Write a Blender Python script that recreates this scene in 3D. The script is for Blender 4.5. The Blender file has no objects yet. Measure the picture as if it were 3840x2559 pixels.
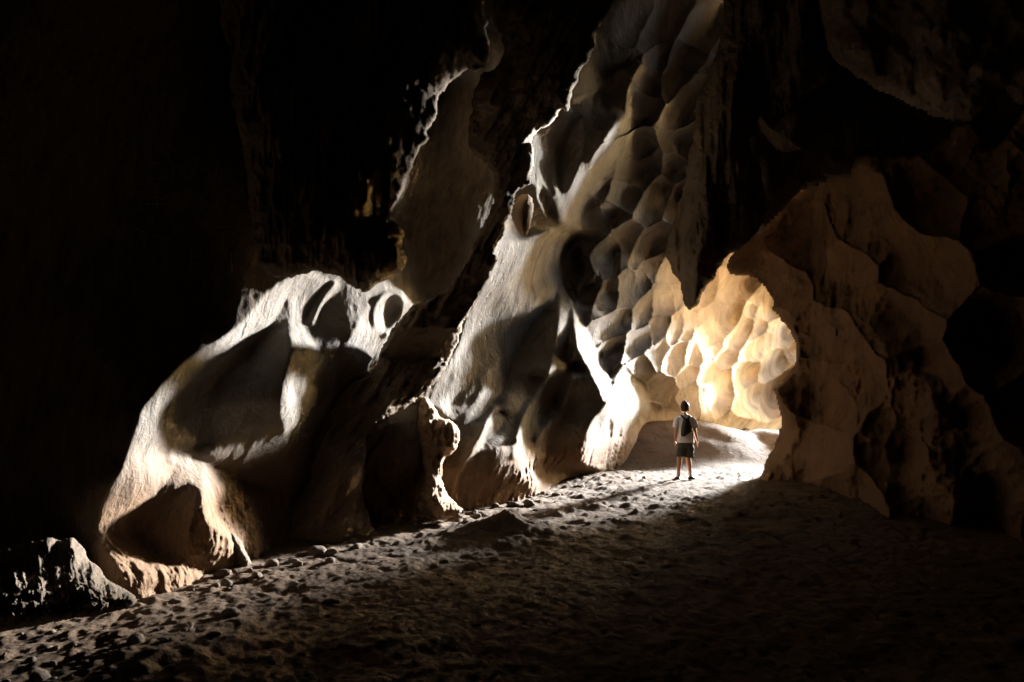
import bpy, bmesh, math, random
import numpy as np
from mathutils import Vector, Matrix
random.seed(7)
C = bpy.context.scene.collection
# ------------------------------------------------------------------ camera model (photo pixels 3840x2559 -> rays)
EXPO, SUN_E = 3.6, 4.2
SUN_AZ_DEG, SUN_EL_DEG = 35.0, 10.5
F, CX, CY, PITCH, EYE = 2560.0, 1920.0, 1279.5, math.radians(5.86), 1.6
SP, CP = math.sin(PITCH), math.cos(PITCH)
def ray(U, V):
    """per unit of ground distance y: sideways and upward travel of the ray through a photo pixel"""
    a = (U - CX) / F; b = -(V - CY) / F
    k = CP - b * SP
    return a / k, (SP + b * CP) / k
def point(U, V, Y):
    a, e = ray(U, V)
    return (a * Y, Y, EYE + e * Y)
# ------------------------------------------------------------------ noise
def _h(ix, iy, iz, s):
    n = (ix * 374761393 + iy * 668265263 + iz * 2147483647 + s * 974634777) & 0xffffffff
    n = ((n ^ (n >> 13)) * 1274126177) & 0xffffffff
    n = ((n ^ (n >> 16)) * 2246822519) & 0xffffffff
    return ((n ^ (n >> 15)) & 0xffffff) / 8388607.5 - 1.0
def noise(x, y, z=0.0, s=0):
    x, y, z = np.broadcast_arrays(x, y, z)
    ix, iy, iz = (np.floor(t).astype(np.int64) for t in (x, y, z))
    fx, fy, fz = x - ix, y - iy, z - iz
    fx, fy, fz = (t * t * t * (t * (t * 6 - 15) + 10) for t in (fx, fy, fz))
    r = 0
    for dz in (0, 1):
        wz = fz if dz else 1 - fz
        a = _h(ix, iy, iz + dz, s) * (1 - fx) + _h(ix + 1, iy, iz + dz, s) * fx
        b = _h(ix, iy + 1, iz + dz, s) * (1 - fx) + _h(ix + 1, iy + 1, iz + dz, s) * fx
        r = r + wz * (a * (1 - fy) + b * fy)
    return r
def fbm(x, y, z=0.0, o=4, s=0, g=0.5, ridged=False):
    r, a, t = 0, 1.0, 0
    for k in range(o):
        n = noise(x * 2**k, y * 2**k, z * 2**k, s + k)
        if ridged: n = 1 - 2 * np.abs(n)
        r = r + a * n; t += a; a *= g
    return r / t
def sstep(e0, e1, x):
    t = np.clip((x - e0) / (e1 - e0), 0, 1)
    return t * t * (3 - 2 * t)
# ------------------------------------------------------------------ traced outlines
CROPS = {'o': (0, 0, 1.0), 'F': (0, 0, .6128), '1': (0, 900, 1.838), '2': (0, 1700, 1.825), '3': (1100, 0, 1.96), '4': (1100, 700, 1.96),
         '5': (1100, 1400, 1.96), '6': (2000, 0, 1.568), '7': (2000, 900, 1.568), '8': (2800, 900, 1.3067)}
def P(*args):
    """'4', x, y, x, y, ..., '5', x, y ... : points read off enlargements of the photo, turned into photo pixels"""
    out, c, i = [], CROPS['o'], 0
    while i < len(args):
        if isinstance(args[i], str): c = CROPS[args[i]]; i += 1; continue
        out.append((c[0] + args[i] / c[2], c[1] + args[i + 1] / c[2])); i += 2
    return np.array(out, float)
def chaikin(p, n=2, closed=True):
    for _ in range(n):
        if closed: q = np.roll(p, -1, 0); a = p
        else: a, q = p[:-1], p[1:]
        r = np.empty((len(a) * 2, 2)); r[0::2] = a * .75 + q * .25; r[1::2] = a * .25 + q * .75
        if not closed: r = np.vstack([p[:1], r, p[-1:]])
        p = r
    return p
def segdist(p, U, V, closed=True):
    q = np.roll(p, -1, 0) if closed else p[1:]
    if not closed: p = p[:-1]
    d = np.full(U.shape, 1e18); ins = np.zeros(U.shape, bool)
    for (x0, y0), (x1, y1) in zip(p, q):
        dx, dy = x1 - x0, y1 - y0
        t = np.clip(((U - x0) * dx + (V - y0) * dy) / (dx * dx + dy * dy + 1e-9), 0, 1)
        np.minimum(d, (U - x0 - t * dx)**2 + (V - y0 - t * dy)**2, out=d)
        if closed and dy:
            ins ^= ((y0 > V) != (y1 > V)) & (U < dx * (V - y0) / dy + x0)
    d = np.sqrt(d)
    return np.where(ins, d, -d) if closed else d
def on_box(p, U, V, pad, closed, fn):
    """evaluate only around the outline (U, V are a regular grid)"""
    u, v = U[0], V[:, 0]
    j0, j1 = np.searchsorted(u, (p[:, 0].min() - pad, p[:, 0].max() + pad))
    i0, i1 = np.searchsorted(v, (p[:, 1].min() - pad, p[:, 1].max() + pad))
    if j1 <= j0 or i1 <= i0: return
    s = (slice(i0, i1), slice(j0, j1))
    fn(s, segdist(p, U[s], V[s], closed))
# ------------------------------------------------------------------ object helpers
def tag(o, label=None, cat=None, group=None, kind=None):
    if label: o['label'] = label
    if cat: o['category'] = cat
    if group: o['group'] = group
    if kind: o['kind'] = kind
    return o
def mesh_obj(name, verts, faces, mat, parent=None, smooth=True):
    me = bpy.data.meshes.new(name)
    verts = np.asarray(verts, np.float32).reshape(-1, 3); faces = np.asarray(faces, np.int32)
    n = faces.shape[1]
    me.vertices.add(len(verts)); me.vertices.foreach_set('co', verts.ravel())
    me.loops.add(faces.size); me.loops.foreach_set('vertex_index', faces.ravel())
    me.polygons.add(len(faces)); me.polygons.foreach_set('loop_start', np.arange(0, faces.size, n, dtype=np.int32))
    me.polygons.foreach_set('loop_total', np.full(len(faces), n, np.int32))
    me.polygons.foreach_set('use_smooth', np.full(len(faces), smooth, bool))
    me.update(calc_edges=True); me.validate()
    me.materials.append(mat)
    o = bpy.data.objects.new(name, me); C.objects.link(o)
    if parent: o.parent = parent
    return o
def grid_faces(nr, nc, keep=None):
    i = np.arange(nr * nc).reshape(nr, nc)
    f = np.stack([i[:-1, :-1], i[1:, :-1], i[1:, 1:], i[:-1, 1:]], -1)
    return f[keep] if keep is not None else f.reshape(-1, 4)
# ------------------------------------------------------------------ materials
def rock_mat(name, light, dark, low, deep=None, bump=1.0, stain=.5, grain=1.0, shade_stain=None):
    m = bpy.data.materials.new(name); m.use_nodes = True
    nt = m.node_tree; N = nt.nodes; L = nt.links
    bs = N['Principled BSDF']; bs.inputs['Roughness'].default_value = .92; bs.inputs['Specular IOR Level'].default_value = .15
    tc = N.new('ShaderNodeTexCoord')
    def nz(scale, det=6, rough=.6, vec=None, dist=0):
        n = N.new('ShaderNodeTexNoise'); n.inputs['Scale'].default_value = scale; n.inputs['Detail'].default_value = det
        n.inputs['Roughness'].default_value = rough; n.inputs['Distortion'].default_value = dist
        L.new(vec or tc.outputs['Object'], n.inputs['Vector']); return n.outputs['Fac']
    def ramp(fac, a, b):
        r = N.new('ShaderNodeMapRange'); r.inputs['From Min'].default_value = a; r.inputs['From Max'].default_value = b
        L.new(fac, r.inputs['Value']); return r.outputs['Result']
    def mix(f, a, b):
        x = N.new('ShaderNodeMix'); x.data_type = 'RGBA'
        if hasattr(f, 'is_linked') or not isinstance(f, (int, float)): L.new(f, x.inputs[0])
        else: x.inputs[0].default_value = f
        for s, c in ((6, a), (7, b)):
            if isinstance(c, tuple): x.inputs[s].default_value = (*c, 1)
            else: L.new(c, x.inputs[s])
        return x.outputs[2]
    mp = N.new('ShaderNodeMapping'); mp.inputs['Rotation'].default_value = (math.radians(-14), math.radians(-26), 0)
    mp.inputs['Scale'].default_value = (5, 5, 1.1); L.new(tc.outputs['Object'], mp.inputs['Vector'])
    streak = nz(1.6, 8, .65, mp.outputs['Vector'], .25)
    col = mix(ramp(nz(.55, 8, .62), .38, .62), dark, light)
    col = mix(ramp(streak, .3, .75), mix(.45, col, dark), col)
    mp2 = N.new('ShaderNodeMapping'); mp2.inputs['Rotation'].default_value = (math.radians(-14), math.radians(-26), 0)
    mp2.inputs['Scale'].default_value = (1.5, 1.5, .28); L.new(tc.outputs['Object'], mp2.inputs['Vector'])
    band = N.new('ShaderNodeMath'); band.operation = 'MULTIPLY'; L.new(ramp(nz(1.5, 7, .6, mp2.outputs['Vector'], .3), .52, .62), band.inputs[0]); band.inputs[1].default_value = .55
    col = mix(band.outputs[0], col, tuple(c * .55 for c in dark))
    blotch = ramp(nz(2.2, 7, .7, None, .4), .60, .70)
    st = N.new('ShaderNodeMath'); st.operation = 'MULTIPLY'; L.new(blotch, st.inputs[0]); st.inputs[1].default_value = stain
    col = mix(st.outputs[0], col, tuple(c * .35 for c in dark))
    sep = N.new('ShaderNodeSeparateXYZ'); L.new(tc.outputs['Object'], sep.inputs[0])
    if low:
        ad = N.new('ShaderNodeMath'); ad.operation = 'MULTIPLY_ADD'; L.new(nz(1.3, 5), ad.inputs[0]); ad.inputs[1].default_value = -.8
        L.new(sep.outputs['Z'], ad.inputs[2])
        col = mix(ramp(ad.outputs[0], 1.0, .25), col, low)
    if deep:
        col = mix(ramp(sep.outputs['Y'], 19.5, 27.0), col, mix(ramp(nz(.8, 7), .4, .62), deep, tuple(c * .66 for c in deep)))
    if shade_stain:        # painted shade and some brown staining on the wall, stored per vertex
        at = N.new('ShaderNodeAttribute'); at.attribute_name = 'shade_stain'
        col = mix(at.outputs['Fac'], col, mix(ramp(streak, .35, .65), shade_stain, tuple(c * .5 for c in shade_stain)))
    L.new(col, bs.inputs['Base Color'])
    b1 = N.new('ShaderNodeBump'); b1.inputs['Strength'].default_value = min(1, .42 * bump); b1.inputs['Distance'].default_value = .085
    L.new(streak, b1.inputs['Height'])
    vo = N.new('ShaderNodeTexVoronoi'); vo.inputs['Scale'].default_value = 4.2; vo.inputs['Randomness'].default_value = 1; L.new(tc.outputs['Object'], vo.inputs['Vector'])
    pm = N.new('ShaderNodeMath'); pm.operation = 'MULTIPLY'; L.new(ramp(vo.outputs['Distance'], .26, .10), pm.inputs[0]); L.new(ramp(nz(.9, 4), .52, .60), pm.inputs[1])
    b0 = N.new('ShaderNodeBump'); b0.invert = True; b0.inputs['Strength'].default_value = .7; b0.inputs['Distance'].default_value = .05
    L.new(pm.outputs[0], b0.inputs['Height']); L.new(b0.outputs[0], b1.inputs['Normal'])
    b3 = N.new('ShaderNodeBump'); b3.inputs['Strength'].default_value = min(1, .6 * bump); b3.inputs['Distance'].default_value = .07
    L.new(nz(3.6, 7, .62, None, .5), b3.inputs['Height']); L.new(b1.outputs[0], b3.inputs['Normal'])
    b2 = N.new('ShaderNodeBump'); b2.inputs['Strength'].default_value = min(1, .8 * bump); b2.inputs['Distance'].default_value = .022 * grain
    L.new(nz(17, 8, .68), b2.inputs['Height']); L.new(b3.outputs[0], b2.inputs['Normal'])
    L.new(b2.outputs[0], bs.inputs['Normal'])
    return m
def plain(name, col, rough=.8, bump=0, scale=60, sheen=0):
    m = bpy.data.materials.new(name); m.use_nodes = True
    N = m.node_tree.nodes; L = m.node_tree.links; bs = N['Principled BSDF']
    bs.inputs['Roughness'].default_value = rough; bs.inputs['Specular IOR Level'].default_value = .3
    tc = N.new('ShaderNodeTexCoord'); n = N.new('ShaderNodeTexNoise'); n.inputs['Scale'].default_value = scale; n.inputs['Detail'].default_value = 4
    L.new(tc.outputs['Object'], n.inputs['Vector'])
    x = N.new('ShaderNodeMix'); x.data_type = 'RGBA'; L.new(n.outputs['Fac'], x.inputs[0])
    x.inputs[6].default_value = (*[c * .8 for c in col], 1); x.inputs[7].default_value = (*[min(1, c * 1.15) for c in col], 1)
    L.new(x.outputs[2], bs.inputs['Base Color'])
    if bump:
        b = N.new('ShaderNodeBump'); b.inputs['Distance'].default_value = bump; b.inputs['Strength'].default_value = .8
        L.new(n.outputs['Fac'], b.inputs['Height']); L.new(b.outputs[0], bs.inputs['Normal'])
    return m
M_WALL = rock_mat('pale_sandstone', (.235, .226, .21), (.135, .12, .102), (.175, .112, .068), deep=(.72, .61, .45), bump=1.0, shade_stain=(.11, .08, .052))  # deep end paler, putting the exit's brightness into the colour
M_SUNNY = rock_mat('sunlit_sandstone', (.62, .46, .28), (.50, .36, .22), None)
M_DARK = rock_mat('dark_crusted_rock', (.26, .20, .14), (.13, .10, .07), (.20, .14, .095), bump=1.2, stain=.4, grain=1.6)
M_RIGHT = rock_mat('brown_sandstone', (.215, .122, .058), (.125, .07, .034), (.19, .115, .06), bump=1.0, stain=.3, grain=1.3)
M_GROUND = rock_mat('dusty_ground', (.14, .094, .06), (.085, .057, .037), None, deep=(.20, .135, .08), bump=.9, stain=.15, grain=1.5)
M_STONE = rock_mat('brown_crusted_stone', (.42, .31, .21), (.27, .19, .125), None, bump=.8, stain=.2)
M_BOULDER = rock_mat('muddy_stone', (.15, .12, .09), (.09, .072, .055), None, bump=.7, stain=.2)
M_PEBBLE = rock_mat('pebble_stone', (.23, .195, .16), (.15, .12, .095), None, bump=.7, stain=.2)
# ------------------------------------------------------------------ ground
def ground_h(x, y):
    """height of the cave floor at plan position x, y"""
    h = .10 * fbm(x * .35, y * .35, 3.1, 3, 11)
    lump = fbm(x * 4.0 + 7, y * 3.4, .5, 3, 21, .5)
    r1 = sstep(.02, .75, lump)                     # trampled hummocks
    patch = .35 + .65 * sstep(-.25, .35, fbm(x * .5, y * .4, 8, 3, 22) + .25 * (x < 2))
    h = h + (.028 + .040 * sstep(8, 11, y)) * r1 * patch - .022 * sstep(.0, .5, -lump)
    h = h + .026 * fbm(x * 7.5, y * 6.5, 1.5, 3, 31, .6)
    flat = sstep(17.5, 20, y) * .8
    h = h * (1 - flat)
    # sand bank behind the walker
    bank = 1.47 * np.exp(-(((x - 4.6) / 4.3)**2)**1.3) * sstep(18.6, 24.5, y + .25 * noise(x * .8, y * .8, 0, 5))
    bank2 = .85 * np.exp(-(((x - 9.3) / 2.6)**2)) * sstep(18.5, 24.5, y)
    h = h + np.maximum(bank, bank2) + .16 * sstep(19, 26, y) * fbm(x * .7, y * .7, 2, 4, 41)
    # small cone in the middle of the floor, and a scooped heap in the foreground
    for cx, cy, rad, hh in ((-.08, 9.1, .75, .30), (-2.2, 4.3, .9, .14), (-.9, 4.9, .6, .07), (2.6, 4.6, .5, -.05)):
        d = np.sqrt((x - cx)**2 + (y - cy)**2) / rad
        h = h + hh * np.exp(-d**1.5 * 1.6) * (1 + .35 * fbm(x * 5, y * 5, .2, 3, 51))
    h = h - .13 * np.exp(-(((x + .2) / .13)**2 + ((y - 8.75) / .12)**2))
    return h
def make_ground():
    na, ny = 1060, 620
    t = np.linspace(0, 1, ny)
    inv = (1 / 2.6) * (1 - t) + (1 / 46.0) * t
    Y = 1 / inv
    A = np.linspace(-.98, .98, na)
    yy, aa = np.meshgrid(Y, A, indexing='ij')
    x = aa * yy
    z = ground_h(x, yy)
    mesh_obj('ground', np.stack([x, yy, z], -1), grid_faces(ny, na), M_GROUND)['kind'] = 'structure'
make_ground()
# ------------------------------------------------------------------ the long left wall: ribs and scallops
# each entry: strength (how far the facet turns towards the opening), softness in px, outline
RIB_FACES = [
 (.95, 10, P('1',860,1563,890,1420,950,1270,975,1170,1040,1090,1130,990,1240,880,1320,810,1450,730,1560,660,1660,590,1750,480,1850,360,1920,300,2050,250,2150,222,2200,240,
      2190,280,2130,300,2030,345,1960,400,1900,530,1840,600,1780,680,1740,770,1680,820,1600,860,1540,910,1480,990,1400,1080,1340,1180,1310,1290,1230,1360,1120,1460,1110,1540,
      '2',1200,90,1110,230,1040,360,985,440,965,520,960,545,820,545,690,560,680,500,700,380,730,280,790,170)),
 (.8, 10, P('2',1385,70,1500,150,1640,210,1560,290,1500,340,1470,420,1420,460,1400,350,1388,200)),
 (.6, 14, P('2',690,550,960,540,1050,640,1090,700,1180,770,1290,760,1470,850,1300,900,1100,900,950,990,880,900,800,740,720,640)),
 (.6, 8, P('2',1420,470,1470,410,1560,500,1640,600,1680,700,1730,770,1640,810,1600,720,1590,620,1520,560)),
 (.5, 5, P('2',1700,210,1650,300,1590,350,1590,450,1620,560,1650,600,1610,330)),
 (.7, 10, P('4',370,655,250,680,170,630,0,660,-60,700,-20,850,-30,960,0,1120,30,1230,90,1320,150,1250,200,1240,150,1150,130,1080,140,1000,200,850,300,720)),
 (.7, 9, P('1',2200,795,2100,860,2030,940,1985,1040,1970,1120,2010,1230,2080,1340,2120,1290,2180,1180,2100,1130,2040,1060,2010,990,2060,920,2150,840)),
 (.9, 8, P('5',95,470,135,560,122,650,134,720,120,790,80,860,0,930,-20,920,60,860,70,780,45,650,60,560)),
 (.6, 10, P('4',650,820,600,900,590,980,620,1040,690,1090,650,1200,600,1330,490,1380,400,1270,390,1180,470,1020,540,900,600,850)),
 (.5, 6, P('4',800,850,820,880,700,1100,640,1230,610,1330,590,1330,620,1220,680,1090,770,940)),
 (.8, 8, P('4',800,590,840,620,880,720,975,830,900,870,820,900,800,860,800,800,780,700,755,645)),
 (.3, 12, P('4',670,720,760,650,790,770,720,790)),
 # the broad bright rib in the middle
 (1.15, 12, P('4',1600,120,1540,320,1400,620,1430,700,1300,900,1200,1220,1000,1500,'5',900,200,1060,230,1150,340,1250,380,1400,330,1440,280,1520,160,1590,0,
      '4',1560,1440,1620,1300,1690,1150,1740,1030,1790,970,1860,880,1940,830,1960,680,1920,600,1930,450,1985,330,1950,310,1850,345,1750,380,1650,380,1610,260)),
 (.35, 30, P('5',900,200,1060,230,1200,340,1400,380,1350,520,1200,560,1000,520,800,420)),
 (.8, 10, P('5',1470,255,1560,345,1500,430,1340,545,1300,560,1400,390)),
 (.9, 12, P('4',1960,680,1985,760,2050,880,2040,960,2020,1170,1970,1230,1990,1290,2060,1280,2085,1220,2075,1330,2055,1395,1990,1360,1870,1400,1900,1250,1945,1060,1950,870)),
 (.8, 10, P('5',1700,330,1640,480,1625,650,1780,640,1800,540,1700,460)),
 (.7, 12, P('5',1625,640,1790,620,1850,700,1900,790,2100,730,2130,790,1900,840,1770,890,1700,780)),
 (1.5, 12, P('4',1985,330,2100,350,2020,450,1985,620,2000,720,2080,870,2180,1100,2210,1180,2330,1380,2350,1568,2290,1568,2220,1440,2140,1300,2090,1180,2060,960,2050,880,1960,700,1920,600,1930,450)),
 (1.15, 16, P('7',470,880,540,790,630,830,680,980,720,1000,650,1080,660,1190,620,1240,590,1350,280,1350,280,1250,330,1060,400,1010)),
 # upper reaches
 (.5, 14, P('6',185,640,130,740,60,770,0,790,-40,900,-20,1080,40,1120,100,1250,165,1345,185,1330,128,1050,130,850)),
 (.2, 40, P('6',420,120,640,180,670,230,560,380,560,560,430,540,220,640,200,600,300,430,350,300)),
 (.7, 14, P('6',420,545,330,560,260,600,215,645,222,600,330,540)),
 (1.3, 35, P('6',330,1000,420,840,530,680,590,740,560,830,460,1000,400,1150,310,1190,280,1350,180,1340,200,1180,300,960)),
 (.35, 10, P('3',1690,150,1715,190,1725,330,1715,480,1680,380,1650,270,1685,250)),
 (.3, 16, P('3',930,1100,1000,1030,1120,970,1260,965,1250,1000,1150,985,1010,1030)),
 (.7, 10, P('5',515,540,600,440,730,360,725,420,660,520,540,650,525,600)),
 (.5, 16, P('5',530,800,620,820,700,930,730,970,560,1000,520,900)),
]
SHADE_STAIN = [(1.0, 14, P('o',-700,2600,-700,-600,1350,-600,1500,900,1180,1000,'1',2150,205,2050,235,1920,285,1850,345,1750,465,1660,575,1560,645,1450,715,1320,795,1240,865,1130,975,1040,1075,970,1160,940,1270,880,1420,840,1563,
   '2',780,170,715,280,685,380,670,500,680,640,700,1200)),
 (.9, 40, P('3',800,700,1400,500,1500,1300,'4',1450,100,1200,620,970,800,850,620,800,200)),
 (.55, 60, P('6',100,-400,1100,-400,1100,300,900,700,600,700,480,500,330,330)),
]  # outlines tinted darker: shade put into the colour, browner at the top
SHADE = [P('F',475,1010,485,900,590,795,655,735,672,790,665,860,640,930,668,1000,680,1140,560,1110,470,1065,395,1050), P('F',335,1200,455,1085,480,1180,500,1260,440,1295,350,1270)]
# narrow crests running down the wall: height (m, towards the camera), width px
CRESTS = [
 (.10, 26, P('4',970,835,900,860,820,895,760,980,690,1095,630,1230,600,1335,490,1385,350,1480,240,1560,'5',160,280,100,440)),
 (.10, 26, P('4',820,840,760,790,690,800,630,840,600,910,595,980,620,1040,690,1088)),
 (.16, 34, P('4',1870,1395,1820,1480,1770,1568,'5',1690,330,1650,480)),
 (.16, 34, P('4',2065,1380,'5',2060,0,2020,140,1990,220,1890,350,1830,440,1790,520,1785,620)),
 (.14, 30, P('5',1470,260,1400,400,1340,540,1220,690,1200,800,1180,910)),
 (.14, 30, P('5',720,380,660,520,580,590,535,680)),
 (.12, 30, P('6',190,640,130,850,125,1050,170,1300)),
 (.10, 24, P('4',300,720,200,850,140,1000)),
]
# hollows: centre x, y, radius along, across, tilt (deg, long axis from vertical, leaning right), depth m
HOLLOWS = [('7',245,170,120,55,12,.34),('7',325,340,90,58,15,.30),('7',185,220,60,16,10,.12),('7',225,340,70,20,-18,.14),('7',200,680,62,42,8,.22),('7',395,680,30,18,0,.14),
 ('7',350,770,26,18,0,.14),('7',452,775,42,17,0,.14),('7',405,830,22,14,0,.1),('7',410,900,55,30,-15,.2),('7',310,700,40,16,-12,.12),('7',300,600,40,14,-10,.1),
 ('7',370,230,50,22,10,.14),('7',510,1150,42,14,8,.14),('7',600,1130,70,24,5,.2),('7',635,1060,28,16,0,.12),('7',450,1120,60,22,-8,.14),
 ('4',1870,160,150,45,-22,.15),('6',75,1200,130,38,-20,.2),('6',215,900,260,75,14,.25),('6',390,920,90,22,28,.2),('4',700,930,150,100,12,.3),('1',2300,980,230,170,40,.3),
 ('4',2060,770,90,14,-25,.15),('6',300,790,130,60,25,.0),('8',0,0,1,1,0,0)]
# scallop seeds on the back wall: x, y (in enlargement 7 / 6)
SCALLOP = [('7',250,170),('7',330,340),('7',440,330),('7',470,140),('7',560,60),('7',700,50),('7',480,480),('7',540,330),('7',620,450),('7',640,250),('7',700,180),
 ('7',740,400),('7',830,250),('7',820,350),('7',620,590),('7',700,520),('7',500,640),('7',680,740),('7',640,440),('7',830,540),('7',760,640),('7',860,660),('7',960,640),
 ('7',900,560),('7',920,480),('7',1010,420),('7',960,340),('7',1080,330),('7',1140,310),('7',1130,430),('7',1050,520),('7',1090,620),('7',1140,680),('7',1200,560),('7',1240,440),
 ('7',1290,350),('7',1230,280),('7',1330,440),('7',1350,340),('7',1390,380),('7',1300,520),('7',1350,620),('7',1400,520),('7',1440,600),('7',1480,540),('7',1500,640),('7',1460,700),
 ('7',1400,720),('7',1300,640),('7',1060,760),('7',930,760),('7',600,880),('7',760,850),('7',900,930),('7',1000,920),('7',1100,860),('7',800,1050),('7',690,1060),('7',1250,800),('7',1300,900),('7',1400,880),
 ('6',560,1330),('6',460,1300),('6',370,1380),('6',720,1340),('6',560,1120),('6',720,1160),('6',450,1100),('6',640,1000),('6',800,1000),('6',760,860),('6',880,800),('6',640,900),('6',760,720),('6',900,620),
 ('6',660,620),('6',800,560),('6',700,480),('6',860,420),('6',580,500),('6',760,340),('6',900,300),('6',620,300),('6',960,180),('6',760,120),('6',1000,60),('6',600,120),('6',850,1180),('6',800,1400),('6',640,1500),('6',520,1500)]
TARGET = np.array([(-500,2200,6.0),(200,2200,5.9),(540,2235,5.85),(900,2115,7.1),(1150,2050,8.7),(1250,1850,9.8),(1400,1850,9.9),(1420,1650,9.6),(1330,1560,9.8),(1450,1400,10.2),(1230,1650,9.4),(1500,1700,9.95),(2120,1700,14.9),(1820,600,10.5),(1850,200,10.4),(1780,850,10.6),(1560,1895,10.4),(1720,1900,11.0),(2010,1845,13.2),(2100,1500,14.9),(1900,1500,12.3),(1850,1200,12.7),(2280,1765,18.3),(2400,1740,20.6),(2560,1690,25),
 (2640,1560,24),(2700,1560,26.5),(2850,1560,33),(3010,1560,40),(-500,1200,6.2),(0,1200,6.2),(300,1500,6.0),(450,1400,6.0),(560,1100,6.4),(900,900,6.7),(1180,850,7.2),(560,1650,6.05),(700,1450,6.4),(900,1300,6.95),(1100,1120,7.65),(1130,1500,7.7),(1230,1250,8.1),(1390,1250,8.8),(1520,1450,10.15),(1550,900,10.3),(1680,1250,11.15),(1700,1550,10.95),(2050,900,14.2),(2200,1200,16.1),(2350,900,18.3),(2600,1100,25.6),
 (2800,1200,31),(2900,1300,36),(3010,1200,40),(-500,-400,6.6),(300,0,7.2),(900,0,6.9),(1150,300,7.2),(1400,0,10.3),(2000,0,13),(2400,0,16),(2700,0,19),(3010,0,26),(2600,500,19.5),(3010,600,30),(2400,1400,19.7),(2560,1400,23)])
def rbf(T, U, V, val):
    p = T[:, :2] / 1000.0; n = len(p)
    def k(r2): return .5 * r2 * np.log(r2 + 1e-9)
    A = np.zeros((n + 3, n + 3)); d2 = ((p[:, None] - p[None])**2).sum(-1)
    A[:n, :n] = k(d2) + np.eye(n) * .01; A[:n, n] = 1; A[:n, n + 1:] = p; A[n, :n] = 1; A[n + 1:, :n] = p.T
    w = np.linalg.solve(A, np.concatenate([val, [0, 0, 0]]))
    r = w[n] + w[n + 1] * U / 1000 + w[n + 2] * V / 1000
    for i in range(n): r = r + w[i] * k((U / 1000 - p[i, 0])**2 + (V / 1000 - p[i, 1])**2)
    return r
def blur(a, r, axis):
    for _ in range(2):
        c = np.cumsum(np.concatenate([np.repeat(a.take([0], axis), r + 1, axis), a, np.repeat(a.take([-1], axis), r, axis)], axis), axis)
        n = a.shape[axis]
        a = (c.take(range(2 * r + 1, 2 * r + 1 + n), axis) - c.take(range(0, n), axis)) / (2 * r + 1)
    return a
def scallops(U, V, seeds, squash=1.55, lean=28, seed=1, R=85.0):
    """dished cells meeting in thin ridges: about 0 in the bowls rising to 1 and more on the ridges"""
    rng = random.Random(seed)
    ca, sa = math.cos(math.radians(lean)), math.sin(math.radians(lean))
    uu = (U * ca + V * sa) * squash; vv = -U * sa + V * ca
    f1 = np.full(U.shape, 1e9); tl = np.zeros(U.shape)
    for x, y in seeds:
        k = rng.uniform(.65, 1.4); off = rng.uniform(-.3, .35); tx, ty = rng.uniform(-.25, .25), rng.uniform(-.2, .2)
        dx = uu - (x * ca + y * sa) * squash; dy = vv - (-x * sa + y * ca)
        f = k * (dx * dx + dy * dy) / R**2 + off + (tx * dx + ty * dy) / R
        m = f < f1; f1 = np.where(m, f, f1); tl = np.where(m, np.clip((.80 * (U - x) - .6 * (V - y)) / 85.0, -1.3, 1.3) * rng.uniform(.4, 1.2), tl)
    return np.minimum(f1, 2.2), tl
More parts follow.
